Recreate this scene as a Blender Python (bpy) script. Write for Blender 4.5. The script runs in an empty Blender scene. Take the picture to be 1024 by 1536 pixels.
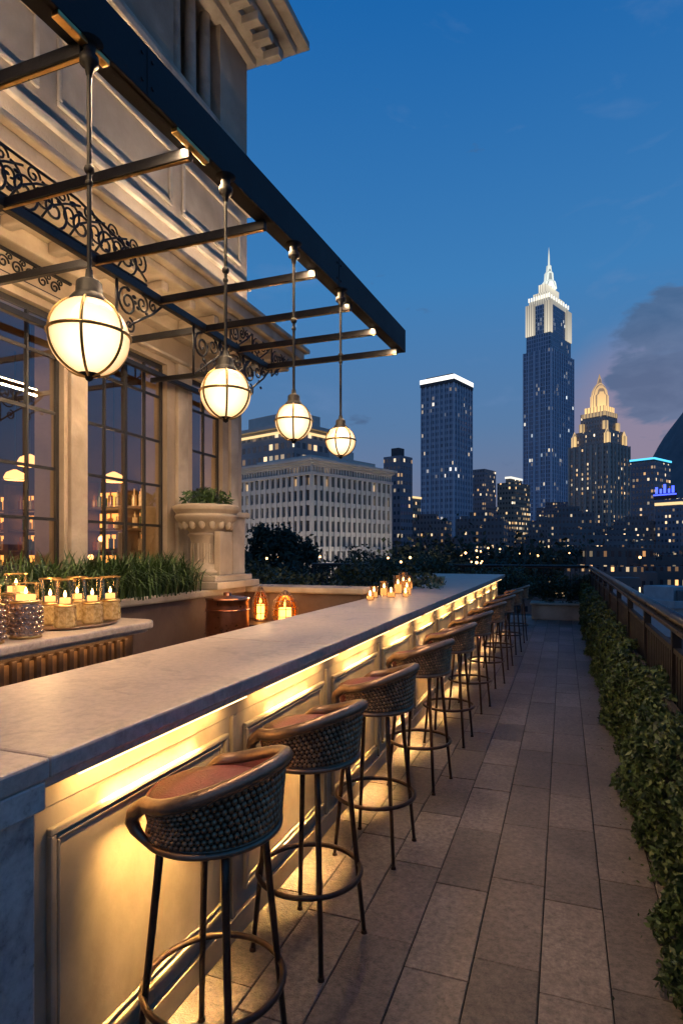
import bpy, math, random
import numpy as np
from mathutils import Vector, Matrix, noise as mnoise
random.seed(7); rng=np.random.default_rng(7)
scene=bpy.context.scene
TH=math.radians(20.3); CT,ST=math.cos(TH),math.sin(TH)
HC=1.62; FZ=-.08
pi=math.pi
# ------------------------------------------------------------------ materials
def new_mat(name):
    m=bpy.data.materials.new(name); m.use_nodes=True
    nt=m.node_tree; b=nt.nodes['Principled BSDF']
    return m,nt,b
def N(nt,t,**kw):
    n=nt.nodes.new(t)
    for k,v in kw.items(): setattr(n,k,v)
    return n
def math_(nt,op,a,b=None,c=None):
    n=N(nt,'ShaderNodeMath',operation=op)
    for i,v in enumerate((a,b,c)):
        if v is None: continue
        if isinstance(v,(int,float)): n.inputs[i].default_value=v
        else: nt.links.new(v,n.inputs[i])
    return n.outputs[0]
def ramp(nt,fac,stops,interp='LINEAR'):
    r=N(nt,'ShaderNodeValToRGB'); cr=r.color_ramp; cr.interpolation=interp
    while len(cr.elements)<len(stops): cr.elements.new(0.5)
    for e,(p,c) in zip(cr.elements,stops):
        e.position=p; e.color=(c[0],c[1],c[2],1)
    nt.links.new(fac,r.inputs[0]); return r.outputs[0]
def mixc(nt,f,a,b,mode='MIX'):
    n=N(nt,'ShaderNodeMix',data_type='RGBA',blend_type=mode)
    for i,v in ((0,f),(6,a),(7,b)):
        if isinstance(v,(int,float)): n.inputs[i].default_value=v
        elif isinstance(v,tuple): n.inputs[i].default_value=(*v,1)
        else: nt.links.new(v,n.inputs[i])
    return n.outputs[2]
def noisy(name,c1,c2,scale=8,rough=.6,metal=0,bump=.2,bscale=None,detail=6,island=0,spec=None,rvar=.12,stain=0):
    m,nt,b=new_mat(name); L=nt.links
    tc=N(nt,'ShaderNodeTexCoord')
    n=N(nt,'ShaderNodeTexNoise'); n.inputs['Scale'].default_value=scale; n.inputs['Detail'].default_value=detail; n.inputs['Roughness'].default_value=.65
    L.new(tc.outputs['Object'],n.inputs['Vector'])
    col=ramp(nt,n.outputs[0],[(.3,c1),(.7,c2)])
    if island:
        g=N(nt,'ShaderNodeNewGeometry')
        v=math_(nt,'MULTIPLY_ADD',g.outputs['Random Per Island'],island,1-island/2)
        cc=N(nt,'ShaderNodeCombineXYZ')
        for i in range(3): L.new(v,cc.inputs[i])
        col=mixc(nt,1.0,col,cc.outputs[0],'MULTIPLY')
    if stain:
        ns=N(nt,'ShaderNodeTexNoise'); ns.inputs['Scale'].default_value=stain; ns.inputs['Detail'].default_value=5; ns.inputs['Distortion'].default_value=.6
        L.new(tc.outputs['Object'],ns.inputs['Vector'])
        col=mixc(nt,1.0,col,ramp(nt,ns.outputs[0],[(.32,(.62,.60,.58)),(.6,(1,1,1))]),'MULTIPLY')
    L.new(col,b.inputs['Base Color'])
    L.new(math_(nt,'MULTIPLY_ADD',n.outputs[0],rvar*2,rough-rvar),b.inputs['Roughness'])
    b.inputs['Metallic'].default_value=metal
    if spec is not None: b.inputs['Specular IOR Level'].default_value=spec
    if bump:
        n2=N(nt,'ShaderNodeTexNoise'); n2.inputs['Scale'].default_value=bscale or scale*6; n2.inputs['Detail'].default_value=4
        L.new(tc.outputs['Object'],n2.inputs['Vector'])
        bp=N(nt,'ShaderNodeBump'); bp.inputs['Strength'].default_value=bump; bp.inputs['Distance'].default_value=.01
        L.new(n2.outputs[0],bp.inputs['Height']); L.new(bp.outputs[0],b.inputs['Normal'])
    return m
def emis(name,col,s):
    m,nt,b=new_mat(name)
    b.inputs['Base Color'].default_value=(*[c*.5 for c in col],1)
    b.inputs['Emission Color'].default_value=(*col,1); b.inputs['Emission Strength'].default_value=s
    return m
def marble(name,base,vein,scale=1.5,rough=.28,sharp=.06,vamt=1.0):
    m,nt,b=new_mat(name); L=nt.links
    tc=N(nt,'ShaderNodeTexCoord')
    mp=N(nt,'ShaderNodeMapping'); mp.inputs['Rotation'].default_value=(.5,.3,.6); L.new(tc.outputs['Object'],mp.inputs[0])
    n=N(nt,'ShaderNodeTexNoise'); n.inputs['Scale'].default_value=scale; n.inputs['Detail'].default_value=8; n.inputs['Roughness'].default_value=.55; n.inputs['Distortion'].default_value=1.2
    L.new(mp.outputs[0],n.inputs['Vector'])
    a=math_(nt,'ABSOLUTE',math_(nt,'SUBTRACT',n.outputs[0],.5))
    veins=ramp(nt,a,[(0,(vamt,)*3),(sharp,(0,0,0))])
    n2=N(nt,'ShaderNodeTexNoise'); n2.inputs['Scale'].default_value=scale*2.2; n2.inputs['Detail'].default_value=9; n2.inputs['Roughness'].default_value=.7; L.new(mp.outputs[0],n2.inputs['Vector'])
    f=math_(nt,'MULTIPLY',veins,ramp(nt,n2.outputs[0],[(.35,(0,0,0)),(.65,(1,1,1))]))
    cloud=mixc(nt,ramp(nt,n2.outputs[0],[(.3,(0,0,0)),(.75,(.8*vamt+.1,)*3)]),base,tuple(x*.66 for x in base))
    n3=N(nt,'ShaderNodeTexNoise'); n3.inputs['Scale'].default_value=30; n3.inputs['Detail'].default_value=10; n3.inputs['Roughness'].default_value=.75; L.new(tc.outputs['Object'],n3.inputs['Vector'])
    cloud=mixc(nt,1.0,cloud,ramp(nt,n3.outputs[0],[(.38,(.72,.71,.70)),(.58,(1,1,1))]),'MULTIPLY')
    L.new(mixc(nt,f,cloud,vein),b.inputs['Base Color'])
    L.new(math_(nt,'MULTIPLY_ADD',n3.outputs[0],.35,rough-.12),b.inputs['Roughness'])
    bp=N(nt,'ShaderNodeBump'); bp.inputs['Strength'].default_value=.22; bp.inputs['Distance'].default_value=.004
    L.new(n3.outputs[0],bp.inputs['Height']); L.new(bp.outputs[0],b.inputs['Normal'])
    return m
def leafmat(name,cols,rough=.55):
    m,nt,b=new_mat(name)
    g=N(nt,'ShaderNodeNewGeometry')
    n=len(cols)
    c=ramp(nt,g.outputs['Random Per Island'],[(i/(n-1),cols[i]) for i in range(n)])
    nt.links.new(c,b.inputs['Base Color']); b.inputs['Roughness'].default_value=rough
    return m
def facade(name,wall,glass,cw,ch,fw,fh,lit,strength,warm=((1,.55,.2),(1,.85,.6)),roof=(.05,.05,.06),grough=.15):
    m,nt,b=new_mat(name); L=nt.links
    tc=N(nt,'ShaderNodeTexCoord'); s=N(nt,'ShaderNodeSeparateXYZ'); L.new(tc.outputs['Object'],s.inputs[0])
    u=math_(nt,'DIVIDE',math_(nt,'ADD',math_(nt,'ADD',s.outputs[0],s.outputs[1]),1000.01),cw)
    v=math_(nt,'DIVIDE',math_(nt,'ADD',s.outputs[2],1000.01),ch)
    fu=math_(nt,'FRACT',u); fv=math_(nt,'FRACT',v)
    mu=math_(nt,'LESS_THAN',math_(nt,'ABSOLUTE',math_(nt,'SUBTRACT',fu,.5)),fw/2)
    mv=math_(nt,'LESS_THAN',math_(nt,'ABSOLUTE',math_(nt,'SUBTRACT',fv,.5)),fh/2)
    g=N(nt,'ShaderNodeNewGeometry'); sn=N(nt,'ShaderNodeSeparateXYZ'); L.new(g.outputs['Normal'],sn.inputs[0])
    side=math_(nt,'LESS_THAN',math_(nt,'ABSOLUTE',sn.outputs[2]),.5)
    win=math_(nt,'MULTIPLY',math_(nt,'MULTIPLY',mu,mv),side)
    cu=N(nt,'ShaderNodeCombineXYZ'); L.new(math_(nt,'FLOOR',u),cu.inputs[0]); L.new(math_(nt,'FLOOR',v),cu.inputs[1])
    wn=N(nt,'ShaderNodeTexWhiteNoise',noise_dimensions='2D'); L.new(cu.outputs[0],wn.inputs['Vector'])
    cn=N(nt,'ShaderNodeTexNoise'); cn.inputs['Scale'].default_value=.22; cn.inputs['Detail'].default_value=2; L.new(cu.outputs[0],cn.inputs['Vector'])
    thr=math_(nt,'MULTIPLY',math_(nt,'POWER',math_(nt,'MULTIPLY',cn.outputs[0],2.0),4.0),lit)
    isl=math_(nt,'LESS_THAN',wn.outputs['Value'],thr)
    sc=N(nt,'ShaderNodeSeparateColor'); L.new(wn.outputs['Color'],sc.inputs[0])
    ec=ramp(nt,sc.outputs[1],[(0,warm[0]),(1,warm[1])])
    es=math_(nt,'MULTIPLY',math_(nt,'MULTIPLY',win,isl),math_(nt,'MULTIPLY_ADD',math_(nt,'POWER',sc.outputs[2],3.0),strength,strength*.09))
    wn2=N(nt,'ShaderNodeTexNoise'); wn2.inputs['Scale'].default_value=.12; L.new(tc.outputs['Object'],wn2.inputs['Vector'])
    wcol=mixc(nt,ramp(nt,wn2.outputs[0],[(.3,(0,0,0)),(.7,(1,1,1))]),wall,tuple(x*.75 for x in wall))
    gcol=mixc(nt,sc.outputs[0],glass,tuple(x*.5 for x in glass))
    c=mixc(nt,win,wcol,gcol); c=mixc(nt,side,roof,c)
    L.new(c,b.inputs['Base Color'])
    L.new(math_(nt,'MULTIPLY_ADD',win,grough-.7,.7),b.inputs['Roughness'])
    L.new(ec,b.inputs['Emission Color']); L.new(es,b.inputs['Emission Strength'])
    return m

M={}
M['stone']=noisy('limestone',(.38,.30,.215),(.50,.40,.30),2.2,.75,bump=.35,bscale=30,stain=.9)
M['stone2']=noisy('limestone_carved',(.42,.345,.26),(.56,.47,.36),4,.65,bump=.35,bscale=40,stain=2)
M['tile']=noisy('granite_paver',(.085,.070,.062),(.28,.23,.198),44,.52,bump=.55,bscale=140,detail=12,island=.6,stain=1.1)
M['base']=noisy('mortar_dark',(.012,.010,.009),(.02,.018,.016),20,.9)
M['iron']=noisy('black_iron',(.010,.011,.013),(.022,.022,.026),12,.42,metal=.3,bump=.12,bscale=60)
M['rod']=noisy('lamp_rod_iron',(.008,.008,.008),(.016,.015,.014),12,.6,bump=.1,bscale=60,spec=.3)
M['railpaint']=noisy('railing_paint',(.006,.006,.007),(.011,.011,.013),12,.5,bump=.08,bscale=60,spec=.35)
M['railtop']=noisy('handrail_paint',(.010,.010,.012),(.018,.018,.02),12,.3,bump=.05,bscale=60)
M['steel']=noisy('painted_steel',(.012,.013,.016),(.02,.022,.026),5,.6,metal=.0,bump=.08,bscale=50,spec=.25)
M['brass']=noisy('aged_brass',(.55,.33,.12),(.75,.5,.2),20,.32,metal=1,bump=.1)
M['bronze']=noisy('hammered_bronze',(.16,.095,.055),(.42,.26,.15),26,.34,metal=.55,bump=.3,bscale=90,island=.5)
M['bronzerim']=noisy('bronze_rim',(.17,.10,.065),(.31,.20,.13),14,.32,metal=.6,bump=.18,bscale=60)
M['legs']=noisy('stool_leg_metal',(.055,.036,.026),(.10,.066,.048),22,.38,metal=.6,bump=.1)
M['leather']=noisy('red_leather',(.115,.014,.017),(.215,.030,.032),9,.48,bump=.35,bscale=160)
M['copper']=noisy('copper',(.42,.17,.09),(.60,.26,.15),10,.3,metal=1,bump=.12)
M['cream']=noisy('cream_panel',(.42,.34,.23),(.58,.49,.35),2.5,.45,bump=.12,bscale=25,stain=2.5)
M['marble']=marble('counter_marble',(.58,.48,.41),(.20,.17,.16),1.9,.34,.035,.6)
M['marble2']=marble('veined_marble',(.64,.60,.56),(.10,.09,.10),2.0,.25,.05)
M['wood']=noisy('dark_walnut',(.05,.025,.014),(.11,.058,.03),7,.5,bump=.2)
M['darkwall']=noisy('bar_back_panel',(.10,.06,.045),(.16,.105,.08),3,.6)
M['soil']=noisy('soil',(.02,.014,.01),(.04,.03,.02),20,.95)
M['roof']=noisy('roofing',(.05,.05,.055),(.09,.09,.1),.5,.9,bump=0)
M['frame']=noisy('window_frame',(.014,.013,.014),(.024,.022,.022),10,.5)
M['silver']=noisy('mercury_glass',(.42,.28,.2),(.7,.52,.4),30,.25,metal=.9,bump=.6,bscale=70)
M['amber']=noisy('amber_panel',(.16,.075,.03),(.36,.2,.09),10,.4,bump=.1)
M['ivy']=leafmat('ivy_leaf',[(.018,.032,.010),(.035,.065,.018),(.06,.11,.028),(.12,.16,.045)])
M['fern']=leafmat('fern_leaf',[(.02,.045,.012),(.04,.085,.02),(.08,.14,.035)])
M['hedge']=leafmat('hedge_leaf',[(.012,.022,.010),(.03,.05,.02),(.06,.08,.028)])
M['treeleaf']=leafmat('tree_leaf',[(.012,.02,.014),(.022,.034,.02),(.035,.048,.025)],.8)
M['bark']=noisy('bark',(.03,.02,.014),(.06,.045,.03),10,.9)
M['wax']=emis('candle_wax',(1,.50,.17),1.9)
M['flame']=emis('flame',(1,.60,.24),20)
M['led']=emis('led',(1,.68,.32),4)
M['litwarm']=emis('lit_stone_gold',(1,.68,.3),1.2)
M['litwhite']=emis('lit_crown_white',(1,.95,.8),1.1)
M['blue']=emis('blue_neon',(.06,.10,1),3)
M['cyan']=emis('cyan_neon',(.1,.6,1),1.6)
M['band']=noisy('lamp_band_brass',(.30,.18,.06),(.50,.32,.12),20,.35,metal=1,bump=.1)
def globe_mat():
    m,nt,b=new_mat('opal_glass_lit'); L=nt.links
    lw=N(nt,'ShaderNodeLayerWeight'); lw.inputs[0].default_value=.4
    c=ramp(nt,lw.outputs['Facing'],[(0,(1,.80,.48)),(.4,(1,.70,.34)),(1,(1,.48,.14))])
    s=ramp(nt,lw.outputs['Facing'],[(0,(1,1,1)),(.35,(.60,.60,.60)),(.8,(.34,.34,.34)),(1,(.25,.25,.25))])
    n=N(nt,'ShaderNodeTexNoise'); n.inputs['Scale'].default_value=7; tc=N(nt,'ShaderNodeTexCoord'); L.new(tc.outputs['Object'],n.inputs['Vector'])
    L.new(c,b.inputs['Emission Color']); L.new(math_(nt,'MULTIPLY',math_(nt,'MULTIPLY',s,2.3),math_(nt,'MULTIPLY_ADD',n.outputs[0],.8,.6)),b.inputs['Emission Strength'])
    b.inputs['Base Color'].default_value=(.6,.5,.4,1); b.inputs['Roughness'].default_value=.25
    return m
M['globe']=globe_mat()
def glassmat(name,tint,fac,rough=.02,gcol=(.85,.93,1),k=1.0):
    m=bpy.data.materials.new(name); m.use_nodes=True; nt=m.node_tree; nt.nodes.clear()
    o=N(nt,'ShaderNodeOutputMaterial'); t=N(nt,'ShaderNodeBsdfTransparent'); g=N(nt,'ShaderNodeBsdfGlossy'); x=N(nt,'ShaderNodeMixShader')
    t.inputs[0].default_value=(*tint,1); g.inputs['Roughness'].default_value=rough; g.inputs[0].default_value=(*gcol,1)
    f=N(nt,'ShaderNodeFresnel'); f.inputs[0].default_value=1.5
    nt.links.new(math_(nt,'MULTIPLY_ADD',f.outputs[0],k,fac),x.inputs[0]); nt.links.new(t.outputs[0],x.inputs[1]); nt.links.new(g.outputs[0],x.inputs[2]); nt.links.new(x.outputs[0],o.inputs[0])
    return m
M['winglass']=glassmat('window_glass',(.78,.72,.64),.18,.012)
M['jar']=glassmat('jar_glass',(.97,.90,.78),.0,.06,(1,.9,.75),.45)

# ------------------------------------------------------------------ mesh builder
class MB:
    def __init__(s): s.v=[];s.f=[];s.m=[];s.s=[]
    def add(s,vs,fs,mi=0,sm=False):
        o=len(s.v); s.v+= [tuple(v) for v in vs]; s.f+=[tuple(i+o for i in f) for f in fs]
        s.m+=[mi]*len(fs); s.s+=[sm]*len(fs); return s
    def box(s,x0,x1,y0,y1,z0,z1,mi=0):
        vs=[(x,y,z) for z in (z0,z1) for y in (y0,y1) for x in (x0,x1)]
        return s.add(vs,[(0,2,3,1),(4,5,7,6),(0,1,5,4),(2,6,7,3),(0,4,6,2),(1,3,7,5)],mi)
    def obox(s,p0,p1,w,h,mi=0):
        p0=Vector(p0);p1=Vector(p1);d=(p1-p0).normalized()
        a=d.cross(Vector((0,0,1)));
        if a.length<.01:a=Vector((1,0,0))
        a.normalize(); b=a.cross(d).normalized()
        vs=[p+a*i*w/2+b*j*h/2 for p in (p0,p1) for i,j in ((-1,-1),(1,-1),(1,1),(-1,1))]
        return s.add(vs,[(0,1,2,3),(7,6,5,4),(0,4,5,1),(1,5,6,2),(2,6,7,3),(3,7,4,0)],mi)
    def cyl(s,p0,p1,r0,r1=None,n=12,mi=0,caps=True):
        r1=r0 if r1 is None else r1
        p0=Vector(p0);p1=Vector(p1);d=(p1-p0).normalized()
        a=d.cross(Vector((0,0,1)));
        if a.length<.01:a=Vector((1,0,0))
        a.normalize();b=d.cross(a)
        vs=[p+(a*math.cos(2*pi*i/n)+b*math.sin(2*pi*i/n))*r for p,r in ((p0,r0),(p1,r1)) for i in range(n)]
        s.add(vs,[(i,(i+1)%n,n+(i+1)%n,n+i) for i in range(n)],mi,True)
        if caps:
            s.add(vs[:n],[tuple(range(n))[::-1]],mi); s.add(vs[n:],[tuple(range(n))],mi)
        return s
    def lathe(s,c,prof,n=24,mi=0,sy=1,sm=True):
        vs=[(c[0]+r*math.cos(2*pi*i/n),c[1]+sy*r*math.sin(2*pi*i/n),c[2]+z) for r,z in prof for i in range(n)]
        fs=[(k*n+i,k*n+(i+1)%n,(k+1)*n+(i+1)%n,(k+1)*n+i) for k in range(len(prof)-1) for i in range(n)]
        return s.add(vs,fs,mi,sm)
    def tube(s,pts,r,n=6,closed=False,mi=0):
        P=[Vector(p) for p in pts]; K=len(P); vs=[]
        up=None
        for k in range(K):
            if closed: d=P[(k+1)%K]-P[k-1]
            else: d=P[min(k+1,K-1)]-P[max(k-1,0)]
            d.normalize()
            if up is None:
                up=Vector((0,0,1)) if abs(d.z)<.9 else Vector((1,0,0))
            a=d.cross(up); a.normalize(); up=a.cross(d).normalized()
            rr=r[k] if isinstance(r,(list,tuple)) else r
            vs+=[P[k]+(a*math.cos(2*pi*i/n)+up*math.sin(2*pi*i/n))*rr for i in range(n)]
        fs=[]
        for k in range(K if closed else K-1):
            k2=(k+1)%K
            fs+=[(k*n+i,k*n+(i+1)%n,k2*n+(i+1)%n,k2*n+i) for i in range(n)]
        if not closed: fs+=[tuple(range(n))[::-1],tuple((K-1)*n+i for i in range(n))]
        return s.add(vs,fs,mi,True)
    def sph(s,c,r,n=10,mi=0,sc=(1,1,1)):
        prof=[(math.sin(pi*k/n)*r+1e-5,-math.cos(pi*k/n)*r) for k in range(n+1)]
        m=n*2
        vs=[(c[0]+sc[0]*q*math.cos(2*pi*i/m),c[1]+sc[1]*q*math.sin(2*pi*i/m),c[2]+sc[2]*z) for q,z in prof for i in range(m)]
        fs=[(k*m+i,k*m+(i+1)%m,(k+1)*m+(i+1)%m,(k+1)*m+i) for k in range(n) for i in range(m)]
        return s.add(vs,fs,mi,True)
    def mesh(s,name,mats):
        me=bpy.data.meshes.new(name); me.from_pydata(s.v,[],s.f)
        for m in mats: me.materials.append(m)
        me.polygons.foreach_set('material_index',s.m); me.polygons.foreach_set('use_smooth',s.s)
        me.update(); return me
    def obj(s,name,mats,parent=None,bevel=0,loc=None):
        if not isinstance(mats,(list,tuple)): mats=[mats]
        return put(name,s.mesh(name,mats),parent,bevel,loc)
def put(name,me,parent=None,bevel=0,loc=None):
    o=bpy.data.objects.new(name,me); scene.collection.objects.link(o)
    if parent: o.parent=parent
    if loc: o.location=loc
    if bevel:
        b=o.modifiers.new('b','BEVEL'); b.width=bevel; b.segments=2; b.limit_method='ANGLE'; b.angle_limit=.6
    return o
def empty(name,loc=(0,0,0),rz=0,sc=1):
    e=bpy.data.objects.new(name,None); scene.collection.objects.link(e); e.location=loc; e.rotation_euler=(0,0,rz); e.empty_display_size=.2; e.scale=(sc,sc,sc)
    return e
def leaves(name,C,size,mat,parent=None,aspect=.5,down=0):
    C=np.asarray(C,float); n=len(C); size=np.broadcast_to(np.asarray(size,float),(n,))[:,None]*rng.uniform(.6,1.3,(n,1))
    a=rng.normal(size=(n,3)); a[:,2]-=down; a/=np.linalg.norm(a,axis=1,keepdims=True)
    t=rng.normal(size=(n,3)); b=np.cross(a,t); b/=np.linalg.norm(b,axis=1,keepdims=True)
    V=np.stack([C-a*size,C+b*size*aspect-a*size*.1,C+a*size,C-b*size*aspect-a*size*.1],1).reshape(-1,3)
    me=bpy.data.meshes.new(name); me.vertices.add(n*4); me.vertices.foreach_set('co',V.ravel())
    me.loops.add(n*4); me.loops.foreach_set('vertex_index',np.arange(n*4,dtype=np.int32))
    me.polygons.add(n); me.polygons.foreach_set('loop_start',np.arange(0,n*4,4,dtype=np.int32)); me.polygons.foreach_set('loop_total',np.full(n,4,dtype=np.int32))
    me.materials.append(mat); me.update(calc_edges=True); me.validate()
    return put(name,me,parent)
def area(name,loc,rot,sx,sy,power,col,parent=None,spread=180):
    l=bpy.data.lights.new(name,'AREA'); l.shape='RECTANGLE'; l.size=sx; l.size_y=sy; l.energy=power; l.color=col; l.spread=math.radians(spread)
    o=bpy.data.objects.new(name,l); scene.collection.objects.link(o); o.location=loc; o.rotation_euler=rot
    if parent:o.parent=parent
    return o
def point(name,loc,power,col,r=.03,parent=None):
    l=bpy.data.lights.new(name,'POINT'); l.energy=power; l.color=col; l.shadow_soft_size=r
    o=bpy.data.objects.new(name,l); scene.collection.objects.link(o); o.location=loc
    if parent:o.parent=parent
    return o
WARM=(1,.60,.26); WARM2=(1,.66,.36)

# ------------------------------------------------------------------ terrace deck
YE=16.4
deck=empty('terrace_paving')
mb=MB(); cw,cl=.262,.66
x=-1.40; k=0
while x<.60:
    y=-1+ (k*.43%1)*cl
    while y<YE:
        l=cl*random.choice((.8,1,1,1.25))
        mb.box(x+.0028,x+cw-.0028,y+.0028,min(y+l-.0028,YE),FZ-.02,FZ+random.uniform(-.0016,.0016)); y+=l
    x+=cw;k+=1
mb.obj('pavers',M['tile'],deck,bevel=.003)
MB().box(-7.5,.9,-3,YE+.5,-.7,FZ-.007).obj('slab',M['base'],deck)
pod=empty('podium_building')
MB().box(-14,.85,-10,YE+.45,-14,-.72).obj('walls',M['stone'],pod)

# ------------------------------------------------------------------ bar counter
bar=empty('bar_counter')
BX0,BX1=-2.02,-1.21; BE=13.6
mb=MB()
ys=[-.6,1.165,3.1,5.2,7.3,9.4,11.5,BE]
for a,b in zip(ys[:-1],ys[1:]):
    mb.box(BX0,BX1,a+.0015,b-.0015,1.045,1.10)
mb.box(-2.9,BX0-.003,11.2,BE,1.045,1.10)
mb.obj('marble_top',M['marble'],bar,bevel=.008)
MB().box(BX0+.03,BX1-.028,1.17,BE-.03,1.012,1.043).obj('slab_under_moulding',M['marble'],bar,bevel=.006)
MB().box(BX0+.02,-1.215,-.58,1.155,.97,1.043).box(BX0+.04,-1.235,-.56,1.14,FZ,.968).obj('marble_end_block',M['marble2'],bar,bevel=.006)
PX=-1.36
MB().box(BX0+.05,PX,1.142,BE-.05,FZ,1.01).box(PX,PX+.02,1.142,BE-.06,FZ,.02).box(PX,PX+.006,1.142,BE-.06,.90,1.01).obj('panel_front',M['cream'],bar,bevel=.003)
mb=MB(); y=1.24; bays=[]
while y+1.0<BE:
    bays.append(y)
    for (o,w,t) in ((0,.022,.020),(.034,.010,.012)):
        y0,y1,z0,z1=y+.05+o,y+1.0-o,.09+o,.84-o
        mb.box(PX,PX+t,y0,y1,z0,z0+w);mb.box(PX,PX+t,y0,y1,z1-w,z1)
        mb.box(PX,PX+t,y0,y0+w,z0+w,z1-w);mb.box(PX,PX+t,y1-w,y1,z0+w,z1-w)
    mb.box(PX,PX+.018,y+1.035,y+1.065,.02,.90)
    y+=1.1
mb.obj('panel_mouldings',M['cream'],bar,bevel=.005)
mb=MB()
LC=(1,.58,.20)
for i,yb in enumerate(bays):
    L=.95
    mb.box(-1.262,-1.248,yb+.06,yb+L+.04,1.004,1.0115)
    area('led_light',(-1.262,yb+.52,.999),(0,math.radians(48),0),.02,.80,2.7,LC,bar,130)
    area('panel_fill_light',(-1.312,yb+.52,1.006),(0,math.radians(4),0),.02,.50,8.5,LC,bar,38)  # added second lamp, carries the glow down the panel and spares the seats
mb.obj('led_strip',M['led'],bar)

# ------------------------------------------------------------------ stools
def stool_parts():
    P={}
    A=math.radians(118)
    def rad(a,z): return .208+.024*(z-.74)/.26
    def ztop(a):
        t=(1+math.cos(a*pi/A))/2
        return .862+.100*t**.8
    n=44
    top=[];bot=[]
    for i in range(n+1):
        a=-A+2*A*i/n; zt=ztop(a); r=rad(a,zt); rb=rad(a,.745)
        top.append((r*math.cos(a),r*1.06*math.sin(a),zt)); bot.append((rb*math.cos(a),rb*1.06*math.sin(a),.738))
    def endcap(pt,pb):
        a=Vector(pt);b=Vector(pb); out=Vector((-.06,0,0)); 
        return [tuple(a.lerp(b,t)+out*math.sin(pi*t)) for t in (.12,.3,.5,.7,.88)]
    loop=top+endcap(top[-1],bot[-1])+bot[::-1]+endcap(top[0],bot[0])[::-1]
    rr=[.024]*len(top)+[.024,.023,.021,.017,.013]+[.011]*len(bot)+[.013,.017,.021,.023,.024]
    P['rim']=(MB().tube(loop,rr,10,closed=True).mesh('rim',[M['bronzerim']]))
    mb=MB(); vs=[];R=6
    for i in range(n+1):
        a=-A+2*A*i/n; zt=ztop(a)
        for j in range(R+1):
            z=.738+(zt-.738)*j/R; r=rad(a,z)-.006; vs.append((r*math.cos(a),r*1.06*math.sin(a),z))
    fs=[(i*(R+1)+j,(i+1)*(R+1)+j,(i+1)*(R+1)+j+1,i*(R+1)+j+1) for i in range(n) for j in range(R)]
    mb.add(vs,fs,0,True)
    P['shell_core']=mb.mesh('shell_core',[M['legs']])
    vs=[]
    for i in range(n+1):
        a=-A*.97+2*A*.97*i/n; zt=ztop(a)-.008
        for j in range(R+1):
            z=.75+(zt-.75)*j/R; r=rad(a,z)-.014-.014*math.sin(pi*j/R); vs.append((r*math.cos(a),r*1.06*math.sin(a),z))
    P['back_lining']=MB().add(vs,fs,0,True).mesh('back_lining',[M['leather']])
    mb=MB(); rows=8; cols=46
    for j in range(rows):
        for i in range(cols):
            a=-A*.985+2*A*.985*(i+.5*(j%2)+.25)/cols; zt=ztop(a)-.02
            z=.754+(zt-.754)*(j+.5)/rows; r=rad(a,z)-.002; h=(zt-.754)/rows
            c=Vector((r*math.cos(a),r*1.06*math.sin(a),z)); rv=Vector((math.cos(a),math.sin(a),0)); tv=Vector((-math.sin(a),math.cos(a),0))
            vs=[];m=6
            w=.0095; hh=h*.56
            for s_,d_ in ((1,0),(.8,.6)):
                for q in range(m):
                    t=2*pi*q/m; vs.append(c+tv*w*s_*math.cos(t)+Vector((0,0,1))*hh*s_*math.sin(t)+rv*.009*d_)
            vs.append(c+rv*.0095)
            fs2=[(q,(q+1)%m,m+(q+1)%m,m+q) for q in range(m)]+[(m+q,m+(q+1)%m,2*m) for q in range(m)]
            mb.add(vs,fs2,0,True)
    P['woven_back']=mb.mesh('woven_back',[M['bronze']])
    P['seat_cushion']=MB().lathe((-.005,0,0),[(0.001,.755),(.175,.755),(.198,.768),(.206,.80),(.202,.838),(.184,.858),(.12,.868),(.001,.872)],32,sy=1.04).mesh('seat_cushion',[M['leather']])
    P['seat_piping']=MB().tube([(-.005+.200*math.cos(2*pi*i/40),.208*math.sin(2*pi*i/40),.842) for i in range(40)],.006,6,closed=True).mesh('seat_piping',[M['leather']])
    P['seat_base']=MB().lathe((0,0,0),[(0.001,.715),(.16,.715),(.195,.725),(.210,.74),(.207,.754),(0.001,.756)],32,sy=1.05).mesh('seat_base',[M['bronzerim']])
    mb=MB()
    for q in range(4):
        a=pi/4+q*pi/2; c,s_=math.cos(a),math.sin(a)
        mb.tube([(.165*c,.165*s_,.725),(.176*c,.176*s_,.6),(.213*c,.213*s_,.24),(.245*c,.245*s_,FZ+.012)],[.0125,.0125,.0115,.010],8)
        mb.cyl((.245*c,.245*s_,FZ),(.245*c,.245*s_,FZ+.014),.015,.013,8)
    P['legs']=mb.mesh('legs',[M['legs']])
    P['foot_ring']=MB().tube([(.222*math.cos(2*pi*i/40),.222*math.sin(2*pi*i/40),.235) for i in range(40)],.0115,8,closed=True).mesh('foot_ring',[M['legs']])
    return P
SP=stool_parts()
stools=[(-1.06,1.68,6),(-1.035,2.40,-3),(-1.01,3.29,3),(-.99,4.34,-2),(-.97,5.40,4),(-.95,6.55,0),(-.92,7.8,-5),(-.90,9.05,2),(-.87,10.35,-2),(-.84,11.7,3)]
for (x,y,r) in stools:
    e=empty('bar_stool',(x,y,0),math.radians(r-8))
    for k,me in SP.items(): put(k,me,e)

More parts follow.
